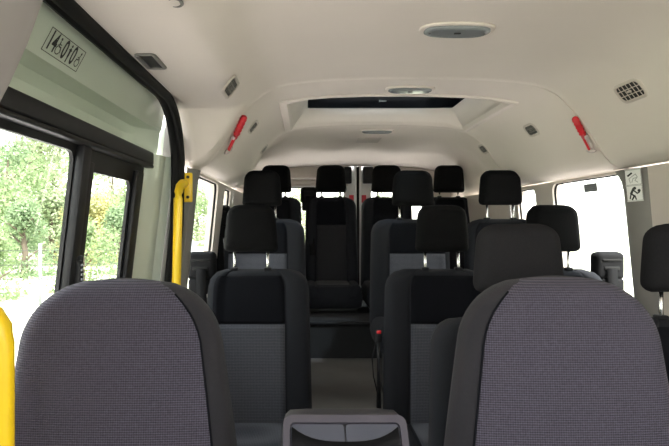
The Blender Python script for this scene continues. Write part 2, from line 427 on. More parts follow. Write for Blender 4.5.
# rear upright of the door
Pn = []
for z in (.25, .2, .1, 0, -.15, -.3, -.45, -.8, -1.1):
    x = dwx(z)
    Pn.append([Vector((x - .01, 1.88, ZC + z)), Vector((x - .004, 1.93, ZC + z)), Vector((x + .008, 1.955, ZC + z)), Vector((x + .028, 1.975, ZC + z)), Vector((x + .040, 2.0, ZC + z)), Vector((x + .045, 2.035, ZC + z)), Vector((x + .07, 2.06, ZC + z))])
mb.grid(Pn)
mb.grid([[fd(.7, -.40, 0), fd(1.95, -.40, 0)], [fd(.7, -.75, 0), fd(1.95, -.75, 0)], [fd(.7, -1.14, 0), fd(1.95, -1.14, 0)]])
door = obj('door_3', mb, M_paint); edge_split(door, 28); struct(door, 'pale painted sliding side door')
mb = MB()
for (u, v, r_) in ((1.62, .375, .016), (1.86, .372, .011)):
    p = Vector((-.552, u, ZC + v)); mb.disc(p, (1, 0, -.35), r_ * 1.9, r_, .003, (0, 1, 0))
obj('plug', mb, M_paint, door)
# black rail over the glass and window frame
mb = MB(); mb.box((-.572, 1.33, ZC + .232), (.05, 1.26, .048), .008); mb.box((-.560, 1.33, ZC + .203), (.03, 1.24, .012), .004)
obj('window_rail', mb, M_blackpl, door)
mb = MB()
holed(mb, fd, (.70, 1.405, -.42, .215), (.66, 1.352, -.345, .180), .03, .010)
holed(mb, fd, (1.405, 1.93, -.42, .215), (1.462, 1.80, -.345, .140), .03, .010)
mb.box((fd(1.38, -.08, 0).x + .012, 1.38, ZC - .085), (.024, .05, .57), .006, Matrix.Rotation(.115, 3, 'Y'))
mb.box((fd(1.43, -.1, 0).x + .004, 1.432, ZC - .11), (.018, .05, .55), .005, Matrix.Rotation(.115, 3, 'Y'))
mb.box((fd(1.86, -.1, 0).x + .006, 1.855, ZC - .1), (.02, .07, .56), .006, Matrix.Rotation(.115, 3, 'Y'))
edge_split(obj('window_frame', mb, M_blackpl, door), 30)
for i_ in ((.60, 1.352, -.345, .180), (1.462, 1.80, -.345, .140)):
    obj('door_glass', pane(fd, i_, .03, .008), M_glass, door, False)
mb = MB(); p = fd(1.40, -.14, -.02); mb.box(p, (.03, .045, .115), .01); mb.box(p + Vector((.012, -.012, 0)), (.02, .02, .09), .006)
obj('window_latch', mb, M_blackpl, door)
mb = MB()
for k in range(7): mb.box(p + Vector((.024, -.018, -.04 + k * .012)), (.004, .01, .006), .001)
obj('latch_grip', mb, M_lens, door)
# rubber seal round the opening
pts = [(-.474, .83, ZC + .432)]
pts += [(-.474, d, ZC + .432) for d in (1.1, 1.5, 1.80)]
for k in range(1, 9):
    a = math.radians(90 * k / 8); pts.append((-.474 - .006 * k / 8, 1.80 + .245 * math.sin(a), ZC + .19 + .242 * math.cos(a)))
pts += [(-.485, 2.046, ZC + .0), (-.51, 2.046, ZC - .25), (-.535, 2.046, ZC - .5), (-.56, 2.046, ZC - 1.1)]
mb = MB()
rows_ = []
for i, p in enumerate(pts):
    p = Vector(p); t = (Vector(pts[min(i + 1, len(pts) - 1)]) - Vector(pts[max(i - 1, 0)])).normalized()
    a = Vector((1, 0, -.25)); a = (a - t * a.dot(t)).normalized(); b = t.cross(a)
    rows_.append([p + a * (.025 * ca) + b * (.016 * sa) for ca, sa in ((1, .2), (.8, .9), (.3, 1.1), (.1, .5), (-.1, .5), (-.3, 1.1), (-.9, 1), (-1, 0), (-.8, -1), (.6, -1), (.95, -.5))])
mb.grid(rows_, True); trim(mb, M_rubber, 'thick black rubber seal round the side door opening')
# reveal between seal and cabin wall at the rear of the opening
mb = MB()
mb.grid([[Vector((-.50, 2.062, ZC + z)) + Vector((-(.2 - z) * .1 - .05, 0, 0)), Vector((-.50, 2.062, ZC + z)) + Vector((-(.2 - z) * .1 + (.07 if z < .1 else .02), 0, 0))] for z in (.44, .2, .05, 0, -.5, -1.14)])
trim(mb, M_pillar, 'trim in the shaded pillar colour facing forward at the rear of the door opening')
mb = MB(); mb.box((-.60, 2.072, ZC + .33), (.22, .008, .20)); trim(mb, M_paint, 'pale painted body panel behind the door seal')
# near door post at the top left corner of the picture
mb = MB(); C_ = [(-.395, .434), (-.418, .405), (-.433, .37), (-.458, .30), (-.487, .235), (-.510, .19), (-.528, .10), (-.550, -.1), (-.575, -.4), (-.60, -1.14)]
Pn = []
for x, z in C_:
    Pn.append([Vector((x - .15, .915, ZC + z)), Vector((x - .02, .91, ZC + z)), Vector((x - .004, .90, ZC + z)), Vector((x, .885, ZC + z)), Vector((x + .004, .86, ZC + z)), Vector((x + .004, .75, ZC + z)), Vector((x, .55, ZC + z))])
mb.grid(Pn); trim(mb, M_nearpil, 'mauve grey post cover at the front of the side door')

# ------------------------------------------------------------------ things on the ceiling
def zprof(rel_, left):
    T = STD; r = abs(rel_)
    for (a, za), (b, zb) in zip(T, T[1:]):
        if r <= b: return za + (zb - za) * (r - a) / (b - a)
    return T[-1][1] - (r - T[-1][0]) * 5
def hit(px, py):
    a = (px - VX) / F; c = (VY - py) / F; lo, hi_ = .3, 4.8
    f = lambda t: zprof(a * t - CX, a * t < CX) * zfac(t) - c * t
    for _ in range(60):
        m = (lo + hi_) / 2
        if f(m) > 0: lo = m
        else: hi_ = m
    t = lo; x = a * t; e = .02
    dz = (zprof(x + e - CX, 0) - zprof(x - e - CX, 0)) / (2 * e)
    return Vector((x, t, ZC + c * t)), Vector((dz, 0, -1)).normalized()       # normal looks into the cabin
def oframe(nrm):
    y = Vector((0, 1, 0)); x = y.cross(nrm).normalized(); return Matrix((x, y, nrm)).transposed()
def framed(o, p, nrm):
    o.matrix_world = Matrix.Translation(p) @ oframe(nrm).to_4x4()

def make_vent(px, py, label, sx=.060, sy=.125):
    p, n = hit(px, py)
    t = thing('air_vent', label, 'air vent', group='air vents along the sides of the ceiling'); framed(t, p, n)
    mb = MB(); P = []
    for q, (g, h) in enumerate(((.009, 0), (.007, .004), (.0, .005), (-.002, .0045), (-.003, .001))):
        P.append([Vector((u, v, h)) for u, v in rrect(-sx / 2 - g, sx / 2 + g, -sy / 2 - g, sy / 2 + g, .018 + g)])
    mb.grid(P, True); obj('vent_frame', mb, M_trim, t)
    mb = MB(); mb.f([mb.v((u, v, .001)) for u, v in rrect(-sx / 2, sx / 2, -sy / 2, sy / 2, .012)]); obj('vent_backing', mb, M_ink, t)
    mb = MB()
    for k in range(2): mb.box((-sx / 2 + sx * (k + 1) / 3, 0, .0025), (.003, sy - .006, .002), .0005)
    for k in range(5): mb.box((0, -sy / 2 + sy * (k + 1) / 6, .002), (sx - .006, .0022, .002), .0005)
    mb.box((.002, -.002, .006), (.008, .022, .004), .002)
    obj('vent_grille', mb, M_trim if sy > .12 else M_pillar, t)
    return t
make_vent(630.5, 91, 'large rectangular air vent on the right slope, nearest the viewer')
make_vent(230.5, 87, 'rectangular air vent on the left slope, nearest the viewer, above the hammer', .055, .115)
make_vent(531.5, 130, 'second air vent on the right slope, left of the red hammer', .055, .10)
make_vent(253, 127, 'second air vent on the left slope, just right of the red hammer', .055, .10)
make_vent(483.5, 149, 'farthest air vent on the right slope above the rear headrests', .05, .09)
make_vent(264, 149, 'farthest air vent on the left slope above the rear headrests', .05, .09)

def make_hammer(pa, pb, label):
    A, n1 = hit(*pa); B, n2 = hit(*pb); n = (n1 + n2).normalized(); ax = (B - A); L = ax.length; ax.normalize(); sd_ = n.cross(ax).normalized(); n = ax.cross(sd_)
    t = thing('emergency_hammer', label, 'hammer', group='emergency hammers on the side slopes')
    t.matrix_world = Matrix.Translation(A + n * .014) @ Matrix((sd_, ax, n)).transposed().to_4x4()
    mb = MB(); mb.tube([(0, 0, 0), (0, .006, 0), (0, L * .3, 0), (0, L * .58, 0)], [.006, .0125, .0125, .010], 10)
    for k in range(5): mb.tube([(0, L * (.08 + .09 * k), 0), (0, L * (.10 + .09 * k), 0)], .014, 10)
    obj('handle', mb, M_red, t)
    mb = MB(); mb.box((-.004, L * .74, 0), (.013, L * .36, .012), .003); obj('shaft', mb, M_red, t)
    mb = MB(); mb.box((.007, L * .72, -.004), (.012, L * .34, .012), .003); mb.box((0, L * .56, -.003), (.03, .014, .016), .003)
    obj('bracket', mb, M_pinkgrey, t)
    mb = MB(); mb.tube([(-.028, L * .95, 0), (-.012, L * .94, 0), (.012, L * .94, 0), (.032, L * .92, 0)], [.004, .009, .009, .003], 8)
    obj('hammer_head', mb, M_pinkgrey, t)
make_hammer((577, 115), (595, 151), 'red emergency hammer clipped on the right slope above the side window')
make_hammer((242, 114), (225, 151), 'red emergency hammer clipped on the left slope above the yellow pole')

def make_lamp(px, py, w, l, label):
    p, n = hit(px, py)
    t = thing('ceiling_lamp', label, 'lamp', group='oval lamps down the middle of the ceiling'); framed(t, p, n)
    mb = MB(); mb.disc((0, 0, -.001), (0, 0, 1), w / 2 + .014, l / 2 + .012, .008, (1, 0, 0), 36, .25, 2.6); obj('bezel', mb, M_head, t)
    mb = MB(); mb.disc((0, 0, .004), (0, 0, 1), w / 2, l / 2, .012, (1, 0, 0), 36, .4, 2.8); obj('lens', mb, M_lens, t)
    mb = MB(); mb.box((0, -.004, .0165), (.02, .010, .004), .0015); obj('switch', mb, M_blackpl, t)
    for s_ in (-1, 1): mb = MB(); mb.box((s_ * w * .42, 0, .015), (.006, .008, .004), .001); obj('clip', mb, M_steel, t)
make_lamp(457, 28.5, .195, .085, 'large oval grey lamp on the ceiling, nearest the viewer')
make_lamp(410, 88.5, .185, .075, 'oval grey lamp on the ceiling just in front of the roof hatch')
make_lamp(377, 130.5, .185, .075, 'small looking oval lamp on the ceiling behind the roof hatch')
p, n = hit(368, 140)
t = thing('ceiling_cover_plate', 'faint rectangular cover plate on the rear ceiling behind the last lamp', 'cover plate'); framed(t, p, n)
mb = MB(); mb.box((0, 0, .002), (.16, .20, .006), .003); obj('plate', mb, M_trim, t)
# grille in the headliner over the side door
t = thing('headliner_grille', 'small grey rectangular grille in the headliner over the side door', 'grille'); t.location = (-.413, 1.45, ZC + .4345)
mb = MB(); P = []
for g, h in ((.008, 0), (.007, .004), (.0, .005), (-.003, .001)): P.append([Vector((u, v, -h)) for u, v in rrect(-.020 - g, .020 + g, -.06 - g, .06 + g, .006 + g)])
mb.grid(P, True); obj('grille_frame', mb, M_pillar, t)
mb = MB(); mb.box((0, 0, -.001), (.036, .116, .002), .0005); obj('grille_backing', mb, M_pillar, t)
mb = MB()
for k in range(11): mb.box((0, -.048 + k * .0095, -.003), (.032, .004, .002), .0005)
obj('grille_slats', mb, M_steel, t)
# ring at the top edge
t = thing('coat_hook', 'small grey oval coat hook on the ceiling edge at the top of the picture', 'hook'); t.location = (-.262, 1.09, ZC + .4485)
mb = MB(); mb.tube([Vector((.014 * math.cos(a), .020 * math.sin(a), -.003)) for a in [2 * math.pi * k / 20 for k in range(21)]], .003, 6, cap=False); mb.box((0, 0, .001), (.02, .03, .006), .002)
obj('hook', mb, M_pillar, t)

# ------------------------------------------------------------------ stickers
def text_mesh(s, size):
    cu = bpy.data.curves.new('txt', 'FONT'); cu.body = s; cu.size = size; cu.align_x = 'CENTER'; cu.align_y = 'CENTER'; cu.offset = size * .022
    o = bpy.data.objects.new('txt', cu); COL.objects.link(o); bpy.context.view_layer.update()
    me = bpy.data.meshes.new_from_object(o.evaluated_get(bpy.context.evaluated_depsgraph_get())); bpy.data.objects.remove(o); return me
def add_text(mb, s, size, M, sx=.62):
    me = text_mesh(s, size); b = bmesh.new(); b.from_mesh(me)
    for v in b.verts: v.co.x *= sx
    mb.add(b, M)
def stroke(mb, pts, w, M):
    pts = [Vector((a, b, 0)) for a, b in pts]
    for a, b in zip(pts, pts[1:]):
        d = (b - a); l = d.length; ang = math.atan2(d.y, d.x)
        bb = bmesh.new(); bmesh.ops.create_cube(bb, size=1)
        for v in bb.verts: v.co = Vector((v.co.x * (l + w), v.co.y * w, v.co.z * .0004))
        mb.add(bb, M @ Matrix.Translation((a + b) / 2) @ Matrix.Rotation(ang, 4, 'Z'))
def blob(mb, c, r, M):
    mb2 = [Vector((c[0] + r * math.cos(a), c[1] + r * math.sin(a), .0003)) for a in [2 * math.pi * k / 14 for k in range(14)]]
    mb.f([mb.v(M @ p) for p in mb2])
def wheelchair(mb, cx, h, M, flip=1):
    q = lambda x, y: (cx + flip * x * h, y * h)
    blob(mb, q(-.06, .42), .085 * h, M)
    stroke(mb, [q(-.04, .28), q(0, 0), q(.2, 0), q(.3, -.25)], .07 * h, M)
    stroke(mb, [q(-.02, .14), q(.17, .14)], .05 * h, M)
    stroke(mb, [q(-.12 + .0, .1)] + [q(.02 + .24 * math.cos(a), -.2 + .24 * math.sin(a)) for a in [math.radians(130 + 20 * k) for k in range(11)]], .05 * h, M)
# sticker plane on the upper strip of the door: image right is +Y, so text runs along +Y
a = Vector((-.524, 1, .416)); b = Vector((-.555, 1, .358)); up = (Vector((a.x, 0, a.z)) - Vector((b.x, 0, b.z))).normalized()
xd = Vector((0, 1, 0)); nr = xd.cross(up).normalized()
cpos = Vector((-.5395, 1.212, ZC + .387)) + nr * .0015
Ms = Matrix.Translation(cpos) @ Matrix((xd, up, nr)).transposed().to_4x4()
Hs, Ws = .052, .170
st = thing('capacity_sticker', 'clear sticker reading 14 0 0 with wheelchair signs on the pale door', 'sticker')
mb = MB()
I = Matrix.Identity(4)
for pth in ([(-Ws / 2, -Hs / 2), (Ws / 2, -Hs / 2)], [(-Ws / 2, Hs / 2), (Ws / 2, Hs / 2)], [(-Ws / 2, -Hs / 2), (-Ws / 2, Hs / 2)], [(Ws / 2, -Hs / 2), (Ws / 2, Hs / 2)]): stroke(mb, pth, .0016, I)
T = lambda x: Matrix.Translation((x, 0, .0003))
add_text(mb, '14', .060, T(-.060), .64); add_text(mb, '0', .060, T(-.003), .64); add_text(mb, '0', .060, T(.040), .64)
wheelchair(mb, -.030, .040, T(0)); wheelchair(mb, .068, .038, T(0), -1)
blob(mb, (.019, .018), .0035, T(0)); stroke(mb, [(.019, .010), (.019, -.006)], .006, T(0)); stroke(mb, [(.019, -.006), (.019, -.020)], .004, T(0)); stroke(mb, [(.014, .008), (.024, .008)], .003, T(0))
o = obj('print', mb, M_ink, st, False)
st.matrix_world = Ms

# pictogram label on the right pillar
zc_ = (223 - 186) / 254.
pc = wpt(1, 2.075, zc_, -.030)
st = thing('safety_pictogram_label', 'grey safety label with buckling figure pictogram on the right pillar', 'label')
upv = (wpt(1, 2.1, .1) - wpt(1, 2.1, 0)).normalized(); xd = Vector((.55, -1, 0)); xd = (xd - upv * xd.dot(upv)).normalized(); nr = xd.cross(upv)
st.matrix_world = Matrix.Translation(pc + nr * .006) @ Matrix((xd, upv, nr)).transposed().to_4x4()
mb = MB(); mb.box((0, 0, 0), (.062, .124, .001)); obj('label_sheet', mb, M_white, st, False)
mb = MB()
for y0, y1 in ((.002, .059), (-.059, -.002)):
    for pth in ([(-.030, y0), (.030, y0)], [(-.030, y1), (.030, y1)], [(-.030, y0), (-.030, y1)], [(.030, y0), (.030, y1)]): stroke(mb, pth, .0012, T(0) @ Matrix.Translation((0, 0, .0005)))
Tz = Matrix.Translation((0, 0, .001))
blob(mb, (.002, -.012), .006, Tz)
stroke(mb, [(-.004, -.016), (-.012, -.030)], .009, Tz); stroke(mb, [(-.002, -.020), (.010, -.032), (.018, -.028)], .005, Tz)
stroke(mb, [(-.012, -.032), (-.002, -.042), (-.010, -.054)], .006, Tz); stroke(mb, [(-.014, -.034), (-.018, -.050)], .005, Tz); blob(mb, (.018, -.022), .006, Tz); stroke(mb, [(.0, -.040), (.004, -.054)], .005, Tz)
stroke(mb, [(-.018, .038), (-.006, .046)], .007, Tz)
obj('black_print', mb, M_ink, st, False)
mb = MB(); stroke(mb, [(-.012, .010), (-.016, .026), (-.004, .034), (.010, .042), (.016, .030), (.006, .018), (.016, .010)], .003, Tz); stroke(mb, [(-.006, .012), (.0, .026), (.012, .028)], .003, Tz)
obj('grey_figure', mb, M_greypic, st, False)
# small vent sticker on the right window
fn = lambda u, v, off: wpt(1, u, v, off)
u_ = 2.40; v_ = .158
t = thing('window_decal', 'small grey rectangular decal on the right side window glass', 'decal')
mb = MB(); Q = [fn(u, v, .033) for u, v in rrect(2.455, 2.57, .145, .183, .003, 2)]; Q2 = [q - Vector((.001, 0, 0)) for q in Q]
A = [mb.v(q) for q in Q]; B = [mb.v(q) for q in Q2]; mb.f(A); mb.f(B); ring_bridge(mb, A, B); obj('sheet', mb, mat('decal_grey', (.20, .21, .22), .5), t, False)
mb = MB()
for k in range(4): mb.grid([[fn(2.465, .150 + k * .008, .0305), fn(2.56, .150 + k * .008, .0305)], [fn(2.465, .152 + k * .008, .0305), fn(2.56, .152 + k * .008, .0305)]])
obj('print_lines', mb, M_lens, t, False)

# ------------------------------------------------------------------ grab poles
t = thing('grab_pole', 'yellow grab pole bolted to the pillar behind the side door', 'grab pole')
mb = MB(); sx_ = -.468; yy = 1.985
mb.tube([(sx_ - .012, yy, ZC - 1.12), (sx_ - .008, yy, ZC - .35), (sx_ - .002, yy, ZC - .1), (sx_ + .002, yy, ZC + .09), (sx_ + .003, yy + .003, ZC + .115), (sx_ + .005, yy + .014, ZC + .135), (sx_ + .009, yy + .035, ZC + .147), (sx_ + .012, yy + .062, ZC + .15)], .0165, 14)
obj('pole', mb, M_yellow, t)
mb = MB(); mb.box((-.447, 2.052, ZC + .135), (.040, .012, .112), .008, seg=3); obj('mounting_plate', mb, M_yellow, t)
for z in (.098, .174):
    mb = MB(); mb.disc((-.444, 2.0465, ZC + z), (0, -1, 0), .006, .006, .004, (1, 0, 0), 12); obj('bolt', mb, M_steel, t)
t = thing('grab_pole', 'yellow grab pole at the bottom left corner, close to the viewer', 'grab pole')
mb = MB(); mb.tube([(-.478, .85, ZC - 1.12), (-.478, .85, ZC - .6), (-.478, .85, ZC - .19), (-.481, .85, ZC - .165), (-.492, .85, ZC - .147), (-.508, .85, ZC - .139), (-.545, .85, ZC - .137)], .019, 16); obj('pole', mb, M_yellow, t)
mb = MB(); mb.box((-.551, .85, ZC - .137), (.010, .06, .06), .004); obj('mounting_plate', mb, M_yellow, t)

# ------------------------------------------------------------------ seats
def guide(side, parent, x, zt, y):
    """shoulder belt guide box with slot, and webbing below"""
    pw = Pillow(-.066, .066, zt - .105, zt + .025, y - .035, y + .045, R=.025, r=.02, Rb=.02, sag=0)
    mb = MB(); pw.add(mb, 12, 12); m_ = obj('belt_guide', mb, M_guide, parent)
    for v in m_.data.vertices: v.co.x += x
    mb = MB(); mb.box((x, y - .037, zt - .012), (.085, .006, .010), .003); mb.box((x, y - .036, zt - .050), (.070, .008, .018), .004)
    o = obj('belt_slot', mb, M_rubber, m_)
    mb = MB()
    mb.box((x + side * .005, y - .012, zt - .13), (.10, .06, .07), .012)
    obj('belt_bracket', mb, M_guide, m_)
    mb = MB(); P = []
    for z, yo in ((zt - .05, -.043), (zt - .10, -.052), (zt - .18, -.060), (zt - .30, -.062), (zt - .52, -.09)):
        P.append([Vector((x - .022 - side * (zt - z) * .06, y + yo, z)), Vector((x + .022 - side * (zt - z) * .06, y + yo, z)), Vector((x + .022 - side * (zt - z) * .06, y + yo - .002, z)), Vector((x - .022 - side * (zt - z) * .06, y + yo - .002, z))])
    mb.grid(P, True); obj('seat_belt', mb, M_guide, m_)

def seat(label, X, d, fz, top, hr, cush, wl, wr, ins_top, ul, ur, gside=0, buckle=0, group=None, kn=M_knitA, depth=.40, cthick=.13, skirt=False, gx=None):
    """passenger seat facing the viewer (towards -Y); wl/wr half widths left and right of the headrest"""
    t = thing('passenger_seat', label, 'seat', (X, d, fz), group)
    L = lambda z: z - fz
    H = L(top); c = L(cush); zb = c - .05
    bw = Pillow(-wl, wr, zb, H, -.035, .075, R=.085, r=.032, taper=.06, Rb=.02, lean=.06, bolster=.012, ub=.60, crown=.006)
    off = -.06 * (H - zb)
    def shift(o):
        for v in o.data.vertices: v.co.y += off
        return o
    mb = MB(); bw.add(mb, 24, 26); shift(obj('backrest', mb, M_bol, t))
    vt = (L(ins_top) - zb) / (H - zb)
    mb = MB(); bw.patch(mb, ul, ur, .06, vt - .003, .005); shift(obj('backrest_insert', mb, kn, t))['label'] = 'blue grey knitted centre panel'
    mb = MB(); bw.patch(mb, ul, ur, vt + .003, .965, .005); shift(obj('upper_back_panel', mb, M_dark, t))['label'] = 'charcoal upper panel'
    # headrest
    z0, z1 = L(hr[0]), L(hr[1]); hw = hr[2] / 2 * 1.03
    hp = Pillow(-hw, hw, z0, z1, -.045, .055, R=.05, r=.035, taper=.13, Rb=.022, crown=.008, lean=.03)
    mb = MB(); hp.add(mb, 20, 20); o = obj('headrest', mb, M_hrf if group == G1 else M_hr, t)
    for s_ in (-.075, .075):
        mb = MB(); mb.tube([(s_, .010, z0 + .03), (s_, .008, H - .06)], .0062, 10); obj('headrest_post', mb, M_chrome, t)
        mb = MB(); mb.box((s_, .010, H + .001), (.032, .032, .014), .005); obj('post_collar', mb, M_blackpl, t)
    # cushion
    mb = MB(); cp = Pillow(-wl, wr, -depth, .03, 0, cthick, R=.05, r=.035, Rb=.05, bolster=.010, ub=.62, crown=.01)
    cp.add(mb, 20, 16); o = obj('seat_cushion', mb, M_bol, t)
    def flip(o):
        for v in o.data.vertices:
            x, y, z = v.co; v.co = (x, z, c - y)
    flip(o)
    mb = MB(); cp.patch(mb, ul, ur, .12, .9, .004); o2 = obj('cushion_insert', mb, kn, t); flip(o2)
    for o_ in (o, o2): o_.data.flip_normals()
    # base
    mb = MB(); mb.box(((wr - wl) / 2, -depth / 2, c - cthick - .012), (wl + wr - .08, depth - .1, .022), .004); 
    if not skirt and c - cthick > .1: pass
    obj('seat_frame', mb, M_steel, t)
    hl = c - cthick - .02
    if hl > .03:
        for s_ in (-wl + .07, wr - .07):
            mb = MB(); mb.box((s_, -depth * .5, hl / 2 + .001), (.03, depth * .45, hl), .008); mb.box((s_, -depth * .5, .008), (.05, depth * .7, .014), .004); obj('leg', mb, M_steel, t)
    else:
        for s_ in (-wl + .07, wr - .07):
            mb = MB(); mb.box((s_, -depth * .5, max(.004, (c - cthick) / 2)), (.05, depth * .7, max(.008, c - cthick)), .003); obj('leg', mb, M_steel, t)
    if gside:
        x = gx if gx is not None else (wr if gside > 0 else -wl) + gside * .012
        guide(gside, t, x, H + .055, .01)
    if buckle:
        c += .165
        x = (wr if buckle > 0 else -wl) + buckle * .022
        mb = MB(); mb.tube([(x, -.05, c - .1), (x - buckle * .0, -.045, c + .10), (x, -.04, c + .19)], [.012, .008, .009], 8, flat=.5); bk = obj('belt_buckle', mb, M_blackpl, t)
        mb = MB(); mb.box((x, -.045, c + .215), (.026, .02, .055), .005); obj('buckle_housing', mb, M_blackpl, bk)
        mb = MB(); mb.box((x, -.057, c + .235), (.020, .008, .014), .003); obj('red_button', mb, M_red, bk)['label'] = 'red release button'
        mb = MB(); mb.tube([(x + buckle * .012, -.05, c + .19), (x + buckle * .03, -.06, c + .12), (x + buckle * .024, -.06, c + .04), (x + buckle * .004, -.05, c - .04)], .003, 6); obj('buckle_wire', mb, M_blackpl, bk)
    return t
GA, GB, GR, G1 = 'seats of the middle row', 'seats of the row before the rear bench', 'four seats of the rear bench', 'seats of the first passenger row'
# first passenger row (right only)
for X, lab, gs in ((.617, 'passenger seat right behind the right front seat, headrest showing above it', 0), (1.11, 'passenger seat at the right edge of the picture, only its headrest and shoulder showing', 1)):
    seat(lab, X, 1.56, 0, .855, (.93, 1.128, .25), .35, .265 if X < 1 else .22, .215 if X < 1 else .225, .64, -.62 if X < 1 else -.8, .8 if X < 1 else .62, gs, 0, G1, depth=.34)
# row A
seat('single seat at left beside the belt guide, nearest of the left column', -.243, 2.43, 0, .922, (1.0, 1.212, .236), .25, .21, .275, .686, -.80, .58, -1, 0, GA)
seat('aisle seat of the middle row on the right, red belt buckle at its side', .617, 2.43, 0, .922, (1.0, 1.212, .236), .25, .27, .215, .686, -.58, .8, 0, -1, GA)
seat('window seat of the middle row on the right, black belt guide before the bright window', 1.115, 2.43, 0, .922, (1.0, 1.212, .236), .25, .21, .24, .686, -.8, .58, 1, 0, GA)
# row B
seat('single left seat behind the nearest left one, its headrest half hidden', -.244, 3.07, .23, 1.153, (1.225, 1.43, .22), .60, .235, .255, .96, -.8, .58, -1, 0, GB)
seat('aisle seat right of the aisle, headrest in the centre right before the rear bench', .614, 3.07, .23, 1.153, (1.225, 1.43, .236), .60, .25, .215, .96, -.58, .8, 0, 0, GB)
seat('window seat before the rear bench at right, headrest raised on two chrome posts', 1.112, 3.07, .23, 1.153, (1.232, 1.431, .238), .60, .21, .235, .96, -.8, .58, 1, 0, GB)
# rear bench
for X, lab, gs in ((-.234, 'rear bench seat at far left, headrest behind the left column', 0), (.21, 'rear bench seat facing the aisle, second from the left', -1),
                   (.66, 'rear bench seat third from left, right of the rear door seam', 0), (1.16, 'rear bench seat at far right under the farthest right vent', 0)):
    seat(lab, X, 4.35, .472, 1.34, (1.375, 1.597, .245), .665, .215, .215, 1.115, -.56, .56, gs, 0, GR, depth=.45, cthick=.16, gx=-.18, kn=M_knitR)

# front cab seats, without headrests
def cab_seat(label, X, inner, wl, wr, ytop):
    t = thing('front_seat', label, 'seat', (X, 1.04, 0), 'front seats nearest the viewer')
    top = ytop
    bw = Pillow(-wl, wr, .34, top, -.045, .065, R=.115, r=.045, taper=.33, Rb=.02, lean=.05, crown=.014, sag=.004)
    mb = MB(); bw.add(mb, 34, 40)
    def sh(o):
        for v in o.data.vertices: v.co.y -= .045
        return o
    sh(obj('backrest', mb, M_cabbol, t))
    u0, u1 = (-.995, .84) if inner > 0 else (-.84, .995)
    mb = MB(); bw.patch(mb, u0, u1, .05, .997, .003, 60, 70); sh(obj('backrest_insert', mb, M_knitF, t))['label'] = 'mauve grey knitted front panel'
    mb = MB(); us = u1 if inner > 0 else u0
    mb.tube([bw.pt(us, v / 60, True, .003) for v in range(4, 59)], .0022, 6); sh(obj('seam', mb, M_dark, t))
    cp = Pillow(-wl if inner < 0 else -.09, wr, -.36, .03, 0, .14, R=.05, r=.035, Rb=.06, crown=.01)
    mb = MB(); cp.add(mb, 20, 16); o = obj('seat_cushion', mb, M_cabbol, t)
    for v in o.data.vertices: x, y, z = v.co; v.co = (x, z, .42 - y)
    o.data.flip_normals()
    mb = MB(); mb.box((.06, -.2, .14), (.26, .28, .278), .02); obj('seat_base', mb, M_blackpl, t)
cab_seat('left front seat back in mauve grey knit beside the side door, nearest the viewer', -.348, 1, .255, .258, 1.02)
cab_seat('right front seat back in mauve grey knit, large in the lower right, nearest the viewer', .480, -1, .252, .252, 1.025)

# ------------------------------------------------------------------ centre console
t = thing('centre_console', 'grey plastic centre console with two bins between the front seats', 'console', (.066, .92, .014))
mb = MB()
prf = [(.10, .0), (.10, .60), (.09, .755), (.075, .774), (.05, .782), (.02, .786), (-.005, .785), (-.025, .776), (-.10, .70), (-.12, .60), (-.12, 0)]
hx = .106; P = []
for k, xk in enumerate([-1, -1, -.985, -.95, -.88, -.6, 0, .6, .88, .95, .985, 1, 1]):
    drop = 0
    a = abs(xk)
    sh_ = {1: .045, .985: .022, .95: .009, .88: .002}.get(a, 0)
    if k in (0, 12): sh_ = .8
    P.append([Vector((xk * hx, y * (1 if sh_ < .1 else 1), max(0, z - (sh_ if z > .5 else 0)) if sh_ < .1 else 0)) for y, z in prf])
mb.grid(P); o = obj('console_body', mb, M_con, t)
# rim and bins lie on the sloping face
sl = Vector((0, -.10 + .025, .70 - .776)).normalized(); nrm = Vector((0, -.712, .702)); nrm = Vector((0, sl.z, -sl.y)); nrm = nrm if nrm.z > 0 else -nrm
def sp(x, s_, h): return Vector((x, -.022, .779)) + sl * s_ + nrm * h
def slabs(mb, x0, x1, s0, s1, h0, h1, r):
    P0 = rrect(x0, x1, s0, s1, r)
    rows_ = [[sp(x, s_, h0) for x, s_ in P0], [sp(x, s_, h1) for x, s_ in P0]]
    V = mb.grid(rows_, True); mb.f(V[1]); mb.f(V[0])
mb = MB(); Pa = rrect(-.102, .102, -.016, .12, .014); Pb = rrect(-.091, .091, -.003, .125, .008)
rows_ = [[sp(x, s_, -.004) for x, s_ in Pa], [sp(x, s_, .006) for x, s_ in Pa], [sp(x, s_, .006) for x, s_ in Pb], [sp(x, s_, -.004) for x, s_ in Pb]]
mb.grid(rows_, True); edge_split(obj('console_rim', mb, M_con2, t), 30)
for s_ in (-1, 1):
    a, b = (.0015, .089) if s_ > 0 else (-.089, -.0015)
    mb = MB(); slabs(mb, a, b, -.001, .055, -.004, .0035, .006); edge_split(obj('bin_lid', mb, M_conin, t), 30)
mb = MB(); rows_ = []
for k in range(17):
    x = -.088 + .176 * k / 16; q = (x / .088) ** 2
    rows_.append([sp(x, .031 - .025 * q ** 1.5, -.004), sp(x, .029 - .025 * q ** 1.5, .006), sp(x, .050 - .018 * q, .0055), sp(x, .12, -.002)])
mb.grid(rows_); obj('dark_tray', mb, M_guide, t)

# small dark object on the rear platform floor under bench
# ------------------------------------------------------------------ cab behind the viewer: dashboard and windscreen
mb = MB(); mb.grid([[(x0, y, z), (x1, y, z)] for y, z in ((-.62, 0), (-.66, .55), (-.62, .72), (-.70, .82), (-1.0, .85), (-1.36, .84), (-1.36, 0))])
trim(mb, M_blackpl, 'black dashboard shelf under the windscreen')
mb = MB(); mb.box((CX, -.90, 1.27), (1.78, 1.25, .006), .001, Matrix.Rotation(math.radians(43), 3, 'X'))
win += 1; struct(obj('window_%d' % win, mb, M_glass, smooth=False), 'windscreen at the front of the van')

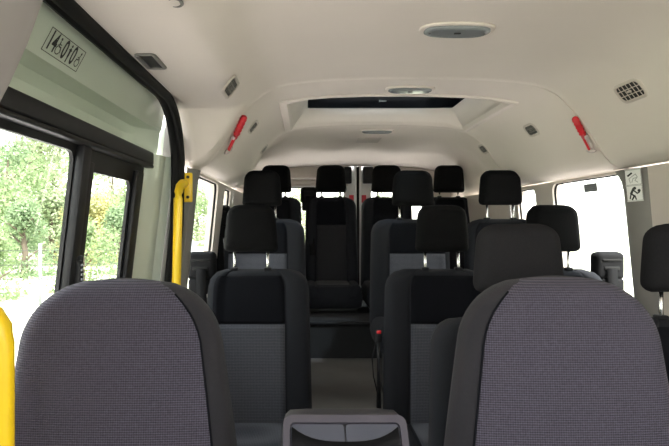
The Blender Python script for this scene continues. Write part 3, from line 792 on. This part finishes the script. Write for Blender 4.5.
# ------------------------------------------------------------------ outside
mb = MB(); n = 24
mb.grid([[Vector((-90 + 180 * i / n, -50 + 170 * j / n, -.6)) for i in range(n + 1)] for j in range(n + 1)])
gr = obj('ground', mb, M_grass, smooth=False); gr.data.transform(Matrix.Identity(4)); struct(gr, 'pale sunlit grass field outside the windows')
def crown_mesh(seed, h, w, leaf, n):
    rnd = random.Random(seed); mb = MB(); blobs = []
    for k in range(11):
        a = rnd.uniform(0, 2 * math.pi); rr = rnd.uniform(0, .5) * w; zz = rnd.uniform(.07, .84) * h
        blobs.append((Vector((rr * math.cos(a), rr * math.sin(a), zz)), rnd.uniform(.2, .36) * w * (1.15 - .5 * zz / h)))
    for k in range(n):
        c, r = rnd.choice(blobs); v = Vector((rnd.gauss(0, 1), rnd.gauss(0, 1), rnd.gauss(0, 1))).normalized()
        p = c + v * r * rnd.uniform(.6, 1.08); p.z = max(p.z, .15)
        s_ = leaf * rnd.uniform(.6, 1.3); a = Vector((rnd.gauss(0, 1), rnd.gauss(0, 1), rnd.gauss(0, 1))).normalized(); b = a.cross(v + Vector((.1, .2, .3)))
        if b.length < .05: continue
        b.normalize()
        mb.f([mb.v(p + a * s_), mb.v(p + b * s_ * .5), mb.v(p - a * s_), mb.v(p - b * s_ * .5)])
    me = bpy.data.meshes.new('crown'); mb.bm.to_mesh(me); mb.bm.free(); return me
def trunk_mesh(h, w):
    mb = MB(); mb.tube([(0, 0, 0), (.05, 0, h * .3), (-.04, .03, h * .6), (0, 0, h * .8)], [.16, .12, .08, .03], 8)
    for k in range(5):
        a = k * 1.3; z = h * (.2 + .1 * k); mb.tube([(0, 0, z), (w * .15 * math.cos(a), w * .15 * math.sin(a), z + h * .12), (w * .32 * math.cos(a), w * .32 * math.sin(a), z + h * .2)], [.06, .04, .015], 6)
    return mb.build('trunk')
crowns = [[crown_mesh(s_, 5.5, 4.6, .11, 5600) for s_ in (3, 8)], crown_mesh(21, 3.2, 2.6, .09, 3000)]
cache = {}
def tree(x, y, sc, mi, kind, label):
    big = kind < 2
    base = crowns[0][kind] if big else crowns[1]
    key = (kind, mi)
    if key not in cache:
        me = base.copy(); me.materials.append(LEAVES[mi]); tm = trunk_mesh(5.5 if big else 3.2, 4.6 if big else 2.6); tm.materials.append(M_bark); cache[key] = (me, tm)
    me, tm = cache[key]
    r = thing('tree' if big else 'shrub', label, 'tree' if big else 'shrub', (x, y, -.6), 'trees beyond the field' if big else 'shrubs beyond the field')
    r.scale = (sc, sc, sc); r.rotation_euler = (0, 0, random.uniform(0, 6))
    for nm, m_ in (('foliage', me), ('trunk', tm)):
        c = bpy.data.objects.new(nm, m_); COL.objects.link(c); c.parent = r
def px_x(px, y): return (px - VX) / F * y
TR = [(-28, 25, .95, 0, 0, 'leafy green tree at the left edge of the front side window'),
      (8, 27, .98, 3, 1, 'deep green tree in the left half of the front side window'),
      (40, 26, 1.12, 1, 0, 'tallest pale green tree in the middle of the front side window'),
      (72, 28, 1.0, 0, 1, 'green tree behind the bar between the two side panes'),
      (112, 29, .92, 1, 1, 'pale tree filling the upper right of the rear side pane'),
      (98, 23, .95, 2, 2, 'yellow green shrub low in the rear side pane'),
      (140, 31, .85, 0, 0, 'green tree just past the rear side pane'),
      (172, 36, .8, 1, 1, 'pale tree beyond the yellow pole'),
      (197, 40, .75, 0, 0, 'tree seen through the first left window behind the pole'),
      (222, 44, .7, 1, 1, 'tree seen through the narrow second left window'),
      (-8, 13, .58, 0, 2, 'low green shrub before the trees at the left edge'),
      (24, 18, .82, 3, 2, 'low dark green shrub before the tallest tree'),
      (52, 23.5, 1.05, 1, 2, 'low pale green shrub near the right side of the front pane'),
      (82, 14.5, .64, 0, 2, 'low green shrub behind the bar between the side panes'),
      (120, 19, .78, 3, 2, 'low dark green shrub at the right of the rear side pane'),
      (258, 46, .75, 0, 0, 'tree beyond the rear left headrests'),
      (300, 46, .80, 1, 1, 'tree seen through the left part of the rear window'),
      (338, 48, .7, 3, 0, 'dark tree straight behind the rear door'),
      (385, 48, .8, 1, 1, 'tree seen through the right rear window'),
      (445, 47, .72, 0, 0, 'tree beyond the far right rear headrest')]
for i, (px, y, sc, mi, kind, lab) in enumerate(TR):
    y2 = y + (0, 8, 17)[i % 3] - 4 if kind < 2 else y - 1; tree(px_x(px, y2), y2, sc * y2 / y * (1.08 if kind < 2 else 1), mi, kind, lab)
# wire fence across the field
t = thing('wire_fence', 'thin wire fence crossing the field before the trees', 'fence', (0, 11.5, -.6))
mb = MB()
for z in (.55, .85, 1.15): mb.tube([(-18, -2, z), (-11, -1, z - .02), (-6, -.2, z), (-2.5, .4, z)], .006, 5)
obj('wires', mb, M_steel, t)
for k in range(6):
    mb = MB(); u = k / 5; mb.tube([(-18 + 15.5 * u, -2 + 2.4 * u, 0), (-18 + 15.5 * u, -2 + 2.4 * u, 1.3)], .035, 6); obj('fence_post', mb, M_lens, t)

mb = MB(); mb.box((.4, 1.5, -.59), (9, 15, .02)); struct(obj('ground', mb, M_bounce, smooth=False), 'unseen pale ground added around the minibus to bounce light inside')  # bright ground out of view, added to throw light up onto the ceiling
# ------------------------------------------------------------------ light
w = bpy.data.worlds.new('sky'); S.world = w; w.use_nodes = True
N, L = w.node_tree.nodes, w.node_tree.links
bg = N['Background']; tc = N.new('ShaderNodeTexCoord'); sp_ = N.new('ShaderNodeSeparateXYZ'); cr = N.new('ShaderNodeValToRGB')
L.new(tc.outputs['Generated'], sp_.inputs[0]); L.new(sp_.outputs['Z'], cr.inputs[0]); L.new(cr.outputs[0], bg.inputs[0])
cr.color_ramp.elements[0].color = (1.0, .97, .93, 1); cr.color_ramp.elements[1].color = (.80, .90, 1.0, 1)
bg.inputs[1].default_value = 3.2
sun = bpy.data.lights.new('sun', 'SUN'); sun.energy = 12; sun.angle = .05; sun.color = (1, .95, .91)
so = bpy.data.objects.new('sun', sun); COL.objects.link(so); so.rotation_euler = (math.radians(28), math.radians(18), 0)

# ------------------------------------------------------------------ camera
cam = bpy.data.cameras.new('camera'); co = bpy.data.objects.new('camera', cam); COL.objects.link(co)
co.location = (0, 0, ZC); co.rotation_euler = (math.radians(90), 0, 0)
cam.sensor_width = 36; cam.lens = F / 669 * 36; cam.shift_x = (334.5 - VX) / 669; cam.shift_y = 0; cam.clip_start = .02
S.camera = co
S.view_settings.view_transform = 'Standard'; S.view_settings.look = 'None'; S.view_settings.gamma = 1; S.view_settings.exposure = .85; S.view_settings.use_curve_mapping = False
